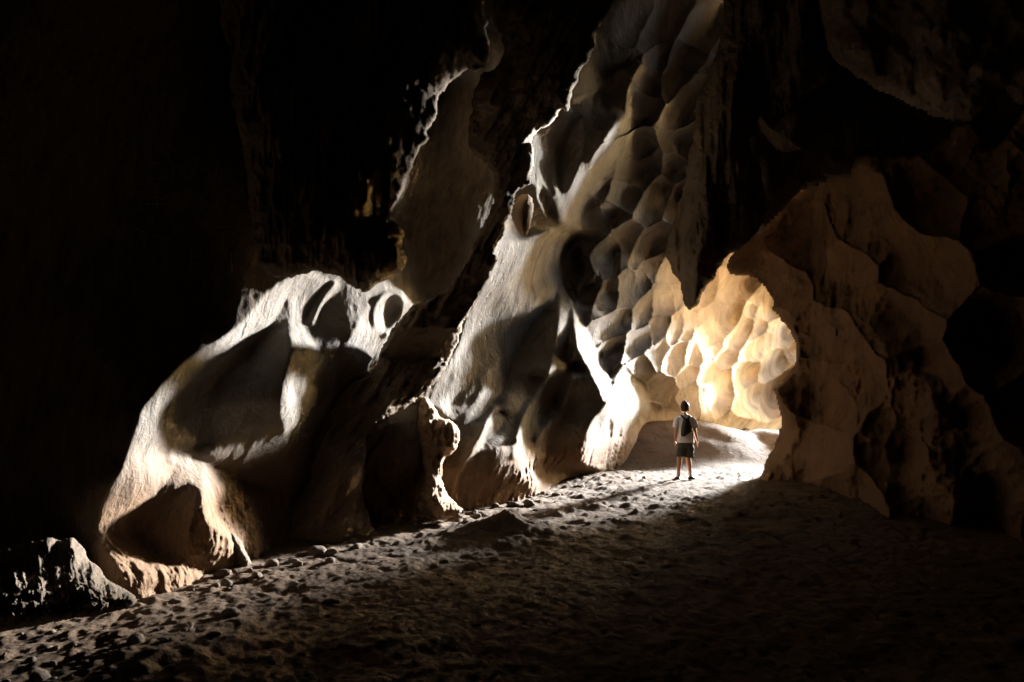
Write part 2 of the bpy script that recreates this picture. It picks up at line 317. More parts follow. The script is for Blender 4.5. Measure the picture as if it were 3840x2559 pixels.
def make_left_wall():
    st = 4.0
    u = np.arange(-520, 3012, st); v = np.arange(-430, 2420, st)
    U, V = np.meshgrid(u, v)
    wu = U + 14 * fbm(U / 130, V / 130, 0, 3, 61); wv = V + 14 * fbm(U / 130, V / 130, 5, 3, 62)
    B = np.zeros(U.shape)
    for s, soft, p in RIB_FACES:
        p = chaikin(p, 2)
        def put(sl, d, s=s, soft=soft):
            n = 9 * fbm(U[sl] / 45, V[sl] / 90, 0, 3, 63)
            k = 1 + .7 * fbm((U[sl] + .55 * V[sl]) / 60, V[sl] / 300, 0, 5, 60, .6)
            B[sl] = np.maximum(B[sl], s * k * sstep(-soft, soft, d + n * .6))
        on_box(p, U, V, soft + 12, True, put)
    L0 = rbf(TARGET, U, V, np.log(TARGET[:, 2]))
    a, e = ray(U, V)
    # slope of the wall towards or away from the opening, then solved for the smoothest wall having those slopes
    free = sstep(2560, 2720, U)
    az = math.radians(SUN_AZ_DEG)
    da = np.gradient(a, axis=1)
    s0 = np.gradient(L0, axis=1) / da
    tilt_ = 24 - 17 * sstep(2080, 2250, U) + 16 * sstep(1250, 1000, U) * (1 - sstep(560, 900, U) * .35)
    cap = 1 / np.maximum(np.tan(az + np.radians(tilt_)) - a, .1)
    dark = np.minimum(s0, cap * (1 - free) + 30 * free)
    phi = np.maximum(az - np.radians(6 + 14 * B), np.arctan(a) + math.radians(6))
    lit = np.minimum(1 / np.maximum(np.tan(phi) - a, .08), 8)
    w = np.clip(B * 2.2, 0, 1)
    shade = np.zeros(U.shape)
    on_box(chaikin(SHADE_STAIN[0][2], 2), U, V, 30, True, lambda sl, d: shade.__setitem__(sl, sstep(-5, 40, d)))
    on_box(chaikin(SHADE_STAIN[1][2], 2), U, V, 30, True, lambda sl, d: shade.__setitem__(sl, np.maximum(shade[sl], .8 * sstep(0, 60, d))))
    deep = np.zeros(U.shape)
    for q in SHADE: on_box(chaikin(q, 2), U, V, 30, True, lambda sl, d: deep.__setitem__(sl, np.maximum(deep[sl], sstep(-10, 25, d))))
    B *= 1 - .8 * deep
    dark = dark * (1 - shade) + np.minimum(dark, .2) * shade
    dark = dark - 1.3 * deep
    p = ((dark * (1 - w) + np.maximum(lit, dark) * w) - s0) * da
    nv, nu = p.shape
    px = np.zeros((nv, nu)); px[:, 1:-1] = (p[:, 2:] - p[:, :-2]) / 2; px[:, 0] = p[:, 0]; px[:, -1] = -p[:, -1]
    def mirror(m): m = np.concatenate([m, m[:, ::-1]], 1); return np.concatenate([m, m[::-1]], 0)
    kx = 2 - 2 * np.cos(2 * np.pi * np.fft.fftfreq(2 * nu))[None]; ky = 2 - 2 * np.cos(2 * np.pi * np.fft.fftfreq(2 * nv))[:, None]
    D = np.real(np.fft.ifft2(np.fft.fft2(mirror(-px)) / (kx + .06 * ky + (1 / 170.)**2)))[:nv, :nu]
    L = L0 + D
    iu = np.clip(((TARGET[:, 0] - u[0]) / st).astype(int), 0, nu - 1); iv = np.clip(((TARGET[:, 1] - v[0]) / st).astype(int), 0, nv - 1)
    for _ in range(2): L = L + .85 * rbf(TARGET, U, V, np.log(TARGET[:, 2]) - L[iv, iu])
    Y = np.exp(L)
    # crests and hollows
    for hgt, wd, p in CRESTS:
        p = chaikin(p, 2, False)
        def put(sl, d, hgt=hgt, wd=wd): Y[sl] -= hgt * (Y[sl] / 12) * 1.6 * np.exp(-(d / wd)**2 * 3)
        on_box(p, U, V, wd * 2, False, put)
    for c, hx, hy, ra, rb, tilt, dep in HOLLOWS:
        ox, oy, sc = CROPS[c]; x0, y0 = ox + hx / sc, oy + hy / sc; ra /= sc; rb /= sc
        t = math.radians(tilt)
        du, dv = wu - x0, wv - y0
        al = -dv * math.cos(t) + du * math.sin(t); ac = du * math.cos(t) + dv * math.sin(t)
        r = np.sqrt((al / ra)**2 + (ac / rb)**2)
        Y += dep * (Y / 12) * np.where(r < 1, (1 - r**2), 0) - .05 * dep * np.exp(-((r - 1.1) / .2)**2)
    seeds = [(CROPS[c][0] + x / CROPS[c][2], CROPS[c][1] + y / CROPS[c][2]) for i_, (c, x, y) in enumerate(SCALLOP) if not (c == '6' and i_ % 3 == 1)]
    bowl, step_ = scallops(wu + 34 * fbm(U / 230, V / 230, 7, 2, 58), wv + 34 * fbm(U / 230, V / 230, 9, 2, 59), seeds)
    zone = sstep(2150, 2330, U + .12 * (V - 900)) * (1 - sstep(1500, 1640, V)) * (1 - .6 * sstep(260, 0, V))
    zone = zone * (1 - .75 * sstep(1330, 1480, V) * (1 - sstep(2560, 2760, U)))
    Y -= zone * (Y / 20) * (.95 * (bowl - .4) + .34 * step_)
    Y -= zone * sstep(2680, 2850, U) * 1.6 * (bowl - .4)
    # far end: steep fluted face below the opening
    fl = sstep(2700, 2800, U) * sstep(1300, 1480, V)
    Y += fl * .25 * fbm((U + .8 * V) / 60, V / 400, 0, 3, 64)
    # weathering; rough crust low down
    x, yy, z = a * Y, Y, EYE + e * Y
    rough = .05 * fbm(x * 1.7 - z * .5, yy * 1.7, z * .7, 5, 65, .58) + .02 * fbm(x * 6 - z * 2.4, yy * 4, z * 1.1, 3, 68)
    low = sstep(1.15, .45, z + .25 * noise(x * 1.3, yy * .7, 0, 66)) * (U < 2560)
    rough = rough * (1 - low) + low * (.10 * fbm(x * 4.5, yy * 4.5, z * 1.6, 5, 67, .62, True) - .12 * sstep(.8, 0, z))
    Y = Y - rough * np.clip(Y / 9, .6, 2)
    x, z = a * Y, EYE + e * Y
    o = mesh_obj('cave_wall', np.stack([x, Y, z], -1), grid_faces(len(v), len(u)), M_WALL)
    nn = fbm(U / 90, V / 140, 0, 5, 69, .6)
    tone = np.zeros(U.shape)
    for k, soft, p in SHADE_STAIN:
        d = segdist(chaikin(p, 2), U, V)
        tone = np.maximum(tone, k * sstep(-soft, soft, d + soft * nn))
    tone = np.clip(tone + .35 * sstep(.15, .4, nn) * (U > 1300) * (V < 1000), 0, 1)
    at = o.data.attributes.new('shade_stain', 'FLOAT', 'POINT'); at.data.foreach_set('value', tone.ravel().astype(np.float32))
    o['kind'] = 'structure'
    return u, v, Y
WU, WV, WY = make_left_wall()
# pale scratched letters on the dark wall at the left
STROKES = [(945,485,880,600,820,780,795,920),(1240,630,1290,690,1330,560),(1370,610,1420,600,1415,700),(1455,620,1455,690),(1500,600,1505,690),(1180,580,1165,710),(1000,560,1085,565),(980,655,1070,675,1140,660),
 (850,785,960,755),(900,690,890,820),(965,790,950,870,880,910),(1060,730,1065,890),(980,790,1105,810),(990,845,1180,845),(1200,770,1185,870),(1220,870,1170,940),(1380,1005,1560,995),(810,1020,800,1200,770,1390),
 (880,995,1050,1060,1200,1100),(885,1030,880,1340),(980,1050,975,1180,1040,1260,1210,1330),(975,1170,930,1230),(1410,1165,1395,1260,1385,1420),(1420,1140,1530,1175),(1570,1170,1575,1310),(1200,1180,1250,1180),
 (1290,1200,1350,1200),(1270,1240,1340,1245),(1300,1160,1290,1420),(1240,1200,1225,1310),(1110,1180,1115,1240),(800,1355,940,1360,880,1440),(1160,1340,1150,1440),(1230,1395,1290,1395)]
letters = bpy.data.objects.new('scratched_letters', None); C.objects.link(letters)
tag(letters, 'faint pale letters scratched into the dark rock wall on the left', 'graffiti')
for s_ in STROKES:
    sv, sf = [], []
    q = np.array(s_, float).reshape(-1, 2) / 1.81 + (0, 300); q = chaikin(q, 2, False) if len(q) > 2 else np.array([q[0] * (1 - t) + q[1] * t for t in np.linspace(0, 1, 8)])
    for i, (a0, b0) in enumerate(q):
        d = q[min(i + 1, len(q) - 1)] - q[max(i - 1, 0)]; d = np.array((-d[1], d[0])) / (np.hypot(*d) + 1e-6) * 1.7
        for sg in (-1, 1):
            uu, vv = a0 + sg * d[0], b0 + sg * d[1]
            sv.append(point(uu, vv, WY[int(round((vv - WV[0]) / 4)), int(round((uu - WU[0]) / 4))] - .012))
        if i: n_ = len(sv); sf.append((n_ - 4, n_ - 3, n_ - 1, n_ - 2))
    mesh_obj('stroke', sv, sf, M_PEBBLE, letters)
# ------------------------------------------------------------------ free-standing and hanging rock masses
def mass(name, poly, depth, mat, label, cat, thick=.5, back=.5, edge=120, step=4.0, rag=10, rough=.06, extra=None, kind=None, group=None, freq=1.6, nch=2):
    """a solid rock: traced outline, rounded front and rounded back, closed along the rim"""
    p = chaikin(poly, nch)
    u = np.arange(max(p[:, 0].min() - 16, -700), min(p[:, 0].max() + 16, 4600), step); v = np.arange(p[:, 1].min() - 16, p[:, 1].max() + 16, step)
    U, V = np.meshgrid(u, v)
    D = segdist(p, U, V) + rag * fbm(U / 38, V / 38, 0, 4, 71, .6)
    keep = D > 0
    q = keep[:-1, :-1] & keep[1:, :-1] & keep[1:, 1:] & keep[:-1, 1:]
    a, e = ray(U, V)
    Yc = depth(U, V) if callable(depth) else np.full(U.shape, float(depth))
    t = np.clip(D / edge, 0, 1); prof = np.sqrt(np.maximum(1 - (1 - t)**2, 0))
    x, z = a * Yc, EYE + e * Yc
    n = fbm(x * freq, Yc * freq, z * freq * .6, 6, 72, .58) + .5 * fbm(x * freq * .7, 3, z * freq * .35, 4, 79, .5, True)
    damp = np.clip(D / 14, 0, 1)
    Yf = Yc - thick * prof - rough * n * damp * 2
    if extra is not None: Yf = Yf - extra(U, V, D) * damp
    Yb = Yc + back * prof + rough * fbm(x * freq + 9, Yc * freq, z * freq, 3, 73) * damp
    used = np.zeros(U.shape, bool)
    used[:-1, :-1] |= q; used[1:, :-1] |= q; used[1:, 1:] |= q; used[:-1, 1:] |= q
    cnt = np.zeros(U.shape, int)
    cnt[:-1, :-1] += q; cnt[1:, :-1] += q; cnt[1:, 1:] += q; cnt[:-1, 1:] += q
    inner = cnt == 4
    Yf = np.where(inner, Yf, Yc); idf = np.full(U.shape, -1); idf[used] = np.arange(used.sum())
    idb = idf.copy(); ni = int(used.sum()); inn = inner & used; idb[inn] = ni + np.arange(inn.sum())
    vf = np.stack([a * Yf, Yf, EYE + e * Yf], -1)[used]; vb = np.stack([a * Yb, Yb, EYE + e * Yb], -1)[inn]
    def fc(i, flip):
        f = np.stack([i[:-1, :-1], i[1:, :-1], i[1:, 1:], i[:-1, 1:]], -1)[q]
        return f[:, ::-1] if flip else f
    o = mesh_obj(name, np.vstack([vf, vb]), np.vstack([fc(idf, False), fc(idb, True)]), mat)
    tag(o, label, cat, group, kind)
    return o
def tilt(y0, u0, v0, du, dv):   # depth plane: y0 at (u0, v0), slopes per 1000 px
    return lambda U, V: y0 + du * (U - u0) / 1000 + dv * (V - v0) / 1000
# big dark diagonal pillar between the lit ribs
PILLAR = P('3',1440,-600,1440,0,1450,150,1550,330,1540,400,1450,540,1380,520,1320,700,1290,900,1280,1080,1400,1200,1500,1300,
  '4',1440,200,1310,420,1220,620,1100,760,970,845,900,868,820,900,760,990,690,1100,640,1220,600,1340,490,1395,350,1485,240,1570,
  '5',165,280,120,420,148,560,140,720,90,860,0,940,-80,1020,-110,1200,-60,1400,400,1400,640,1230,615,1170,550,1010,510,880,525,800,545,740,525,680,545,590,520,500,560,440,700,350,850,230,980,130,
  '4',1060,1450,1110,1370,1190,1200,1240,1060,1290,940,1350,850,1390,760,1450,690,1500,520,1470,470,1530,400,1560,300,1600,190,1640,60,1720,0,1760,-20,
  '3',1800,1400,1740,1330,1745,1290,1775,1200,1760,1100,1770,990,1890,940,1980,800,2025,860,2045,680,2110,560,2210,370,2250,200,2352,60,2400,-600)
def pillar_relief(U, V, D):
    w = U + .62 * V
    r = .16 * fbm(w / 120, V / 420, 0, 3, 81) + .12 * fbm(w / 60, V / 160, 2, 4, 82, .6, True)
    return r
mass('rock_pillar', PILLAR, lambda U, V: np.interp(V, [-600, 0, 600, 950, 1230, 1340, 1600, 2100], [9.2, 9.0, 8.8, 7.6, 8.3, 9.5, 9.3, 8.9]) + 1.6 * np.clip(U - 1400, -100, 400) / 1000, M_DARK,
     'huge dark crusted rock pillar slanting from the roof down to the floor with bright rims', 'rock pillar', thick=.32, back=.2, edge=150, rag=13, rough=.07, extra=pillar_relief)
HANG_LEFT = P('o',800,-300,840,300,920,640,960,1000,1040,1050,1110,1032,1180,1018,1240,1035,1290,1050,'4',470,770,540,785,620,740,700,670,780,640,830,570,840,490,790,430,830,340,790,280,705,200,740,100,
  '3',760,1480,800,1400,830,1290,870,1250,910,1110,1000,1020,975,970,1050,880,1060,800,1055,720,1160,620,1290,500,1420,530,1450,300,1400,0,1400,-600)
mass('hanging_rock', HANG_LEFT, tilt(6.9, 1400, 600, .8, -.4), M_DARK, 'dark rock curtain hanging beside the slanting pillar with a thin pale outline', 'hanging rock', thick=.6, back=.25, edge=150, rag=13, rough=.08,
     extra=lambda U, V, D: .25 * fbm((U + .3 * V) / 110, V / 500, 0, 3, 83) + .1 * fbm(U / 40, V / 120, 0, 3, 84, .6, True))
TONGUE = P('4',1640,60,1600,180,1600,250,1640,330,1690,375,1735,350,1765,200,1770,110,1740,40)
mass('hanging_rock', TONGUE, 9.6, M_STONE, 'small brown rounded rock tongue hanging above the broad lit rib', 'hanging rock', thick=.3, back=.25, edge=45, rag=3, rough=.05, freq=4)
COLUMN = P('5',930,180,965,170,1010,190,1050,260,1060,310,1110,340,1170,345,1215,390,1235,450,1215,520,1190,590,1110,640,1110,700,1090,770,1100,800,1120,870,1180,940,1270,1000,1200,1080,950,1080,890,1000,930,860,960,760,940,600,920,470,900,350)
mass('rock_column', COLUMN, lambda U, V: 10.1 + .2 * (1900 - V) / 500, M_STONE, 'knobbly brown rock column with a curled lit edge standing right of the dark pillar', 'rock column', thick=.35, back=.3, edge=70, rag=8, rough=.10, freq=3.0,
     extra=lambda U, V, D: .12 * fbm(U / 35, V / 90, 0, 4, 85, .6, True))
PENDANT = P('F',1660,-300,1662,0,1660,70,1640,130,1620,180,1600,250,1590,330,1575,370,1570,430,1550,500,1530,560,1530,600,1545,628,1560,640,1568,690,1575,708,1590,714,1606,700,1622,662,1645,640,1652,610,1690,580,1735,548,1765,500,1760,440,1750,390,1720,330,1740,300,1775,320,1800,315,1830,280,1835,240,1870,210,1910,190,1915,120,1890,0,1880,-300)
def pend_relief(U, V, D):
    s = sstep(2900, 2760, U)
    return .45 * fbm(U / 75, V / 420, 0, 3, 86) + .35 * s * np.exp(-((U - 2660 + .1 * (V - 900)) / 90)**2) + .10 * fbm(U / 30, V / 90, 0, 4, 87, .6, True)
mass('hanging_rock', PENDANT, tilt(13.0, 2600, 1000, -1.2, -.6), M_DARK, 'long dark rock pendant hanging above the walker in front of the scalloped wall', 'hanging rock', thick=.9, back=.5, edge=110, rag=12, rough=.09, extra=pend_relief)
# right-hand rock mass with the arch over the bright passage
ARCH = P('7',1165,218,1230,205,1290,215,1340,260,1390,320,1407,370,1397,405,1430,440,1480,500,1525,550,1545,620,1552,690,1530,750,1480,800,1420,860,1405,900,1430,950,1440,1010,1462,1070,1450,1120,1420,1180,1390,1260,1340,1335,1330,1480,
  '8',0,1250,300,1300,700,1500,1200,1650,'o',4500,2500,4500,-400,3950,-400,3900,0,3890,300,3800,480,3740,540,3690,560,3690,480,3640,440,3580,455,3540,520,3480,570,3330,580,3200,570,3080,570,2990,590,2960,620,3010,665,2980,700,2940,720,2880,800,2820,850,2760,890,
  '7',1200,40,1130,115,1135,190)
R_BOWLS = [(3080,800,230,170,0.8),(3180,1130,130,110,0.6),(3050,1000,110,80,0.35),(3010,900,90,60,0.3),(3300,1500,120,190,0.8),(3130,1380,70,110,0.5),(3300,1760,130,110,0.6),(3050,1420,50,110,0.4),(3140,1600,70,60,0.4),(2900,1100,50,60,0.2),(3330,870,120,90,0.35)]
def right_depth(U, V):
    base = np.interp(U, [2700, 2900, 3040, 3150, 3264, 3500, 3820, 4600], [17.3, 17.2, 16.4, 14.4, 12.8, 11.2, 9.9, 7.4])
    return base * (1 + .10 * np.clip((1750 - V) / 1000, 0, 1.5))
def right_relief(U, V, D):
    w = U + 20 * fbm(U / 120, V / 120, 0, 3, 91); x = V + 20 * fbm(U / 120, V / 120, 4, 3, 92)
    r = np.zeros(U.shape)
    for cx, cy, ra, rb, dep in R_BOWLS:
        d = np.sqrt(((w - cx) / ra)**2 + ((x - cy) / rb)**2)
        r = r - .45 * dep * np.where(d < 1, (1 - d * d)**1.3, 0) + .16 * dep * np.exp(-((d - 1.08) / .16)**2)
    rid = chaikin(P('8',250,450,330,340,420,400,540,530,680,600,800,740,930,900,960,1050,930,1200,960,1300), 2, False)
    dd = segdist(rid, U, V, False)
    r = r * .5 + .5 * np.exp(-(dd / 85)**2) * (1 + .25 * fbm(U / 45, V / 45, 0, 4, 93, .6, True))
    rr = random.Random(5); b, s1 = scallops(w, x, [(rr.uniform(2750, 4000), rr.uniform(550, 2050)) for i in range(60)], .9, 10, 3, 130.0)
    r = r + .62 * (b - .4) + .07 * s1 + .15 * fbm(U / 260, V / 260, 0, 4, 94) + .11 * fbm(w / 75, x / 90, 3, 5, 99, .6)
    b2, s2 = scallops(w, x, [(rr.uniform(2850, 3700), rr.uniform(1150, 2000)) for i in range(46)], 1.1, -15, 8, 75.0)
    r = r + (.20 * (b2 - .4) + .03 * s2) * sstep(1100, 1350, V + .3 * (U - 3000))
    return r
mass('rock_wall', ARCH, right_depth, M_RIGHT, None, None, thick=1.1, back=2.0, edge=260, rag=9, rough=.13, extra=right_relief, kind='structure', step=5.0)
LOBES = [((3090,190),(3060,-60),(3120,-400),(3560,-400),(3980,-400),(3980,300),(3820,420),(3760,330),(3700,450),(3560,470),(3420,400),(3260,330),(3160,260))]
mass('hanging_rock', P('F',1780,280,1800,265,1830,250,1850,262,1862,290,1850,310,1838,330,1850,345,1790,352,1770,330,1745,300,1740,270,1750,255), 12.0, M_DARK, 'lobed dark rock knob hanging right of the long pendant', 'hanging rock', thick=.5, back=.3, edge=60, rag=8, rough=.07)
mass('rock_wall', np.array(LOBES[0], float), tilt(11.5, 3400, 200, -2, 0), M_DARK, None, None, thick=.8, back=.5, edge=220, rag=14, rough=.1, kind='structure', step=8,
     extra=lambda U, V, D: .5 * fbm(U / 160, V / 200, 0, 4, 95))
# bottom-left boulder
BOULDER = P('2',-220,640,0,625,80,630,220,600,350,575,400,590,460,580,515,572,545,620,585,650,600,730,690,770,715,850,800,900,900,950,950,1000,900,1060,700,1110,400,1150,180,1200,0,1230,-220,1260)
def boulder_relief(U, V, D):
    r = (.10 * fbm(U / 70, V / 150, 0, 4, 96) + .04 * fbm((U - .2 * V) / 30, V / 120, 0, 4, 97, .6, True))
    low = sstep(2080, 2220, V)
    return r + low * .08 * fbm(U / 22, V / 22, 0, 4, 98, .6)
mass('boulder', BOULDER, lambda U, V: 5.5 - .9 * sstep(2050, 2350, V), M_BOULDER, 'low fluted boulder against the foot of the dark wall, bottom left', 'boulder', thick=.45, back=.6, edge=130, rag=6, rough=.05, freq=3, extra=boulder_relief, step=3.0)
BUTTRESS = P('2',1380,440,1440,400,1480,410,1560,490,1600,520,1650,590,1690,680,1740,770,1690,830,1600,810,1590,740,1560,660,1520,610,1500,660,1470,600,1400,500)
mass('rock_buttress', BUTTRESS, 7.25, M_BOULDER, 'slanting brown rock buttress like a root reaching the floor below the left alcove', 'rock buttress', thick=.16, back=.14, edge=24, rag=5, rough=.05, freq=6, step=2.5)
# dark roof rock over the arch, filling the void behind it
mass('rock_wall', np.array([(2740,-700),(2735,870),(2800,905),(2900,840),(2985,745),(3070,690),(3300,655),(4700,650),(4700,-700)], float), 14.2, M_DARK, None, None, thick=.5, back=.6, edge=200, rag=6, rough=.12, kind='structure', step=14)
# ------------------------------------------------------------------ the rest of the chamber: sides, rear and roof, with an opening to daylight and an added roof hole
HOLE_A, HOLE_B, SILL, HEAD = (24.0, 28.0), (17.2, 41.5), .5, 13.0
def rough_sheet(p0, p1, z0, z1, n=26, amp=.5, name='rock_wall', inward=1):
    nz = max(3, int(n * (z1 - z0) / 16)); s = np.linspace(0, 1, n); t = np.linspace(z0, z1, nz)
    S, T = np.meshgrid(s, t)
    dx, dy = p1[0] - p0[0], p1[1] - p0[1]; l = math.hypot(dx, dy)
    x = p0[0] + dx * S; y = p0[1] + dy * S
    w = amp * fbm(x * .3, y * .3, T * .25, 4, 101) * np.sin(np.pi * np.clip(S, 0, 1))**.3
    x = x - dy / l * w; y = y + dx / l * w
    return np.stack([x, y, T], -1).reshape(-1, 3), grid_faces(nz, n)
def join(name, parts, mat, **k):
    vs, fs, o = [], [], 0
    for v, f in parts: vs.append(v); fs.append(f + o); o += len(v)
    return tag(mesh_obj(name, np.vstack(vs), np.vstack(fs), mat), **k)
shell = [(-7.0, 3.6), (-16, 3), (-16, -7), (14, -7), (14, 8), (7.7, 17.2)]
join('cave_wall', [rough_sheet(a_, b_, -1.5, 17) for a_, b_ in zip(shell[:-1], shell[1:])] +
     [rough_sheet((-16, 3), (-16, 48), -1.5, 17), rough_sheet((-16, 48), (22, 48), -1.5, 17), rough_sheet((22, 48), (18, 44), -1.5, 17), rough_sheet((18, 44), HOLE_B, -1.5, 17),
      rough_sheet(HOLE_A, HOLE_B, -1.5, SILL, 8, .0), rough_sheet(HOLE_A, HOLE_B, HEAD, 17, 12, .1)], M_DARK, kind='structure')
join('rock_wall', [rough_sheet(a_, b_, -1.5, 17) for a_, b_ in zip([(7.7, 17.2), (17, 16.6), (24, 21)], [(17, 16.6), (24, 21), HOLE_A])], M_SUNNY, kind='structure')  # added unseen pale walls, shaped to bounce sun onto the far end
# added unseen rock bar across the cave mouth, shading the near floor
bs_, bz = np.meshgrid(np.linspace(0, .70, 40), np.linspace(0, 2 * np.pi, 16))
bx = HOLE_A[0] + (HOLE_B[0] - HOLE_A[0]) * bs_; by = HOLE_A[1] + (HOLE_B[1] - HOLE_A[1]) * bs_; nb = fbm(bx * .5, by * .5, bz, 3, 105)
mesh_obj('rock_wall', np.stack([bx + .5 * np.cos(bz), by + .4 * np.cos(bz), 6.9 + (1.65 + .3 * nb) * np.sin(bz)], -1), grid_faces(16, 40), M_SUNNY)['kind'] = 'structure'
g = np.meshgrid(np.linspace(-18, 27, 70), np.linspace(-9, 50, 70))
cz = 15.0 + 1.2 * fbm(g[0] * .25, g[1] * .25, 0, 4, 102)
roof_open = ((g[0] > 11) & (g[0] < 25) & (g[1] > 19) & (g[1] < 38))[:-1, :-1]  # added unseen hole, lets more sky light onto the far wall
mesh_obj('cave_ceiling', np.stack([g[0], g[1], cz], -1), grid_faces(70, 70, ~roof_open), M_DARK)['kind'] = 'structure'
g = np.meshgrid(np.linspace(-60, 90, 50), np.linspace(-60, 120, 50))
gz = -.35 + .05 * fbm(g[0] * .3, g[1] * .3, 0, 3, 103)
mesh_obj('ground', np.stack([g[0], g[1], gz], -1), grid_faces(50, 50), M_GROUND)['kind'] = 'structure'
g = np.meshgrid(np.linspace(0, 60, 40), np.linspace(-8, 18, 20))      # sunlit slope outside the opening
ox = 20 + .82 * g[0] + .57 * g[1] - 4; oy = 37 + .57 * g[0] - .82 * g[1] + 2
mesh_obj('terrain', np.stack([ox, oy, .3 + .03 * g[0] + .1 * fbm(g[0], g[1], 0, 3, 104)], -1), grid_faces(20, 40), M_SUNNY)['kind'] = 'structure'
# ------------------------------------------------------------------ daylight
sc = bpy.context.scene
w = bpy.data.worlds.new('World'); sc.world = w; w.use_nodes = True
WN = w.node_tree.nodes; sky = WN.new('ShaderNodeTexSky'); sky.sky_type = 'NISHITA'; sky.sun_disc = False
SUN_EL, SUN_AZ = math.radians(SUN_EL_DEG), math.radians(SUN_AZ_DEG)   # azimuth clockwise from +Y
sky.sun_elevation = SUN_EL; sky.sun_rotation = SUN_AZ; sky.dust_density = 2.0; sky.air_density = 1.0
w.node_tree.links.new(sky.outputs[0], WN['Background'].inputs[0]); WN['Background'].inputs[1].default_value = .15
sd = bpy.data.lights.new('sun', 'SUN'); sd.energy = SUN_E; sd.angle = math.radians(4.5); sd.color = (1, .975, .95)
so = bpy.data.objects.new('sun', sd); C.objects.link(so)
dv = Vector((math.sin(SUN_AZ) * math.cos(SUN_EL), math.cos(SUN_AZ) * math.cos(SUN_EL), math.sin(SUN_EL)))
so.rotation_euler = dv.to_track_quat('Z', 'Y').to_euler(); so.location = (30, 0, 30)
# render hint only: marks the cave mouth so that the sky light entering there is sampled well (a portal gives off no light)
pd = bpy.data.lights.new('cave_mouth_portal', 'AREA'); pd.shape = 'RECTANGLE'; pd.cycles.is_portal = True
pl = math.hypot(HOLE_B[0] - HOLE_A[0], HOLE_B[1] - HOLE_A[1]); pd.size = pl + .3; pd.size_y = HEAD - SILL + .3
po = bpy.data.objects.new('cave_mouth_portal', pd); C.objects.link(po)
nrm = Vector((-(HOLE_B[1] - HOLE_A[1]), HOLE_B[0] - HOLE_A[0], 0)).normalized()      # into the cave
po.location = ((HOLE_A[0] + HOLE_B[0]) / 2, (HOLE_A[1] + HOLE_B[1]) / 2, (SILL + HEAD) / 2)
po.rotation_euler = (-nrm).to_track_quat('Z', 'Y').to_euler()
pd2 = pd.copy(); pd2.size = 15; pd2.size_y = 20; po2 = bpy.data.objects.new('roof_hole_portal', pd2); C.objects.link(po2); po2.location = (18, 28.5, 14.5)
# ------------------------------------------------------------------ camera and output
cd = bpy.data.cameras.new('camera'); cd.sensor_width = 36; cd.lens = 36 * F / 3840; cd.clip_end = 500; cd.clip_start = .05
co = bpy.data.objects.new('camera', cd); C.objects.link(co); co.location = (0, 0, EYE); co.rotation_euler = (math.radians(90) + PITCH, 0, 0)
sc.camera = co
sc.view_settings.view_transform = 'Standard'; sc.view_settings.look = 'None'; sc.view_settings.exposure = EXPO; sc.view_settings.gamma = 1
sc.cycles.use_denoising = True; sc.cycles.denoiser = 'OPENIMAGEDENOISE'; sc.cycles.max_bounces = 8; sc.cycles.diffuse_bounces = 6
sc.cycles.sample_clamp_indirect = 0; sc.cycles.caustics_reflective = False; sc.cycles.caustics_refractive = False
# ------------------------------------------------------------------ the walker
M_SKIN = plain('skin', (.58, .34, .22), .55, .001, 300)
M_SHIRT = plain('white_cotton', (.85, .85, .86), .85, .003, 120)
M_SHORTS = plain('dark_grey_cloth', (.075, .078, .07), .85, .003, 120)
M_BAG = plain('black_nylon', (.016, .016, .018), .5, .002, 90)
M_HAIR = plain('dark_brown_hair', (.05, .03, .018), .45, .003, 80)
M_SOCK = plain('white_sock', (.75, .74, .72), .9, .002, 300)
M_SHOE = plain('black_shoe', (.02, .02, .022), .5, .001, 100)
M_EYE = plain('eye_white', (.7, .68, .65), .2)
PX, PY = 4.09, 16.25
person = bpy.data.objects.new('person', None); C.objects.link(person)
person.location = (PX, PY, float(ground_h(np.array([PX]), np.array([PY]))[0]) - .005)
tag(person, 'person in white t-shirt, dark shorts and white socks standing with back turned in the cave', 'person')
def skin_mesh(chains, levels=2):
    """skin modifier grown over chains of ((x, y, z), rx, ry); chains may share their first joint with an earlier joint"""
    me = bpy.data.meshes.new('tmp'); vs, es, rs = [], [], []
    def vid(p, r):
        for i, q in enumerate(vs):
            if (Vector(q) - Vector(p)).length < 1e-5: return i
        vs.append(p); rs.append(r); return len(vs) - 1
    for ch in chains:
        ids = [vid(p, r) for p, *r in ch]
        es += list(zip(ids[:-1], ids[1:]))
    me.from_pydata(vs, es, []); o = bpy.data.objects.new('tmp', me); C.objects.link(o)
    m = o.modifiers.new('s', 'SKIN'); m.use_smooth_shade = True; m.branch_smoothing = .6
    s = o.modifiers.new('d', 'SUBSURF'); s.levels = s.render_levels = levels
    if not me.skin_vertices: me.skin_vertices.new()
    for i, r in enumerate(rs): me.skin_vertices[0].data[i].radius = (r[0], r[-1]); me.skin_vertices[0].data[i].use_root = i == 0
    dg = bpy.context.evaluated_depsgraph_get(); dg.update()
    r = bpy.data.meshes.new_from_object(o.evaluated_get(dg)); bpy.data.objects.remove(o); return r
def ball(c, r, n=20, shape=None):
    bm = bmesh.new(); bmesh.ops.create_uvsphere(bm, u_segments=n, v_segments=n * 3 // 4, radius=1)
    for v in bm.verts:
        p = v.co.copy()
        if shape: p = shape(p)
        v.co = Vector((c[0] + p.x * r[0], c[1] + p.y * r[1], c[2] + p.z * r[2]))
    me = bpy.data.meshes.new('b'); bm.to_mesh(me); bm.free(); return me
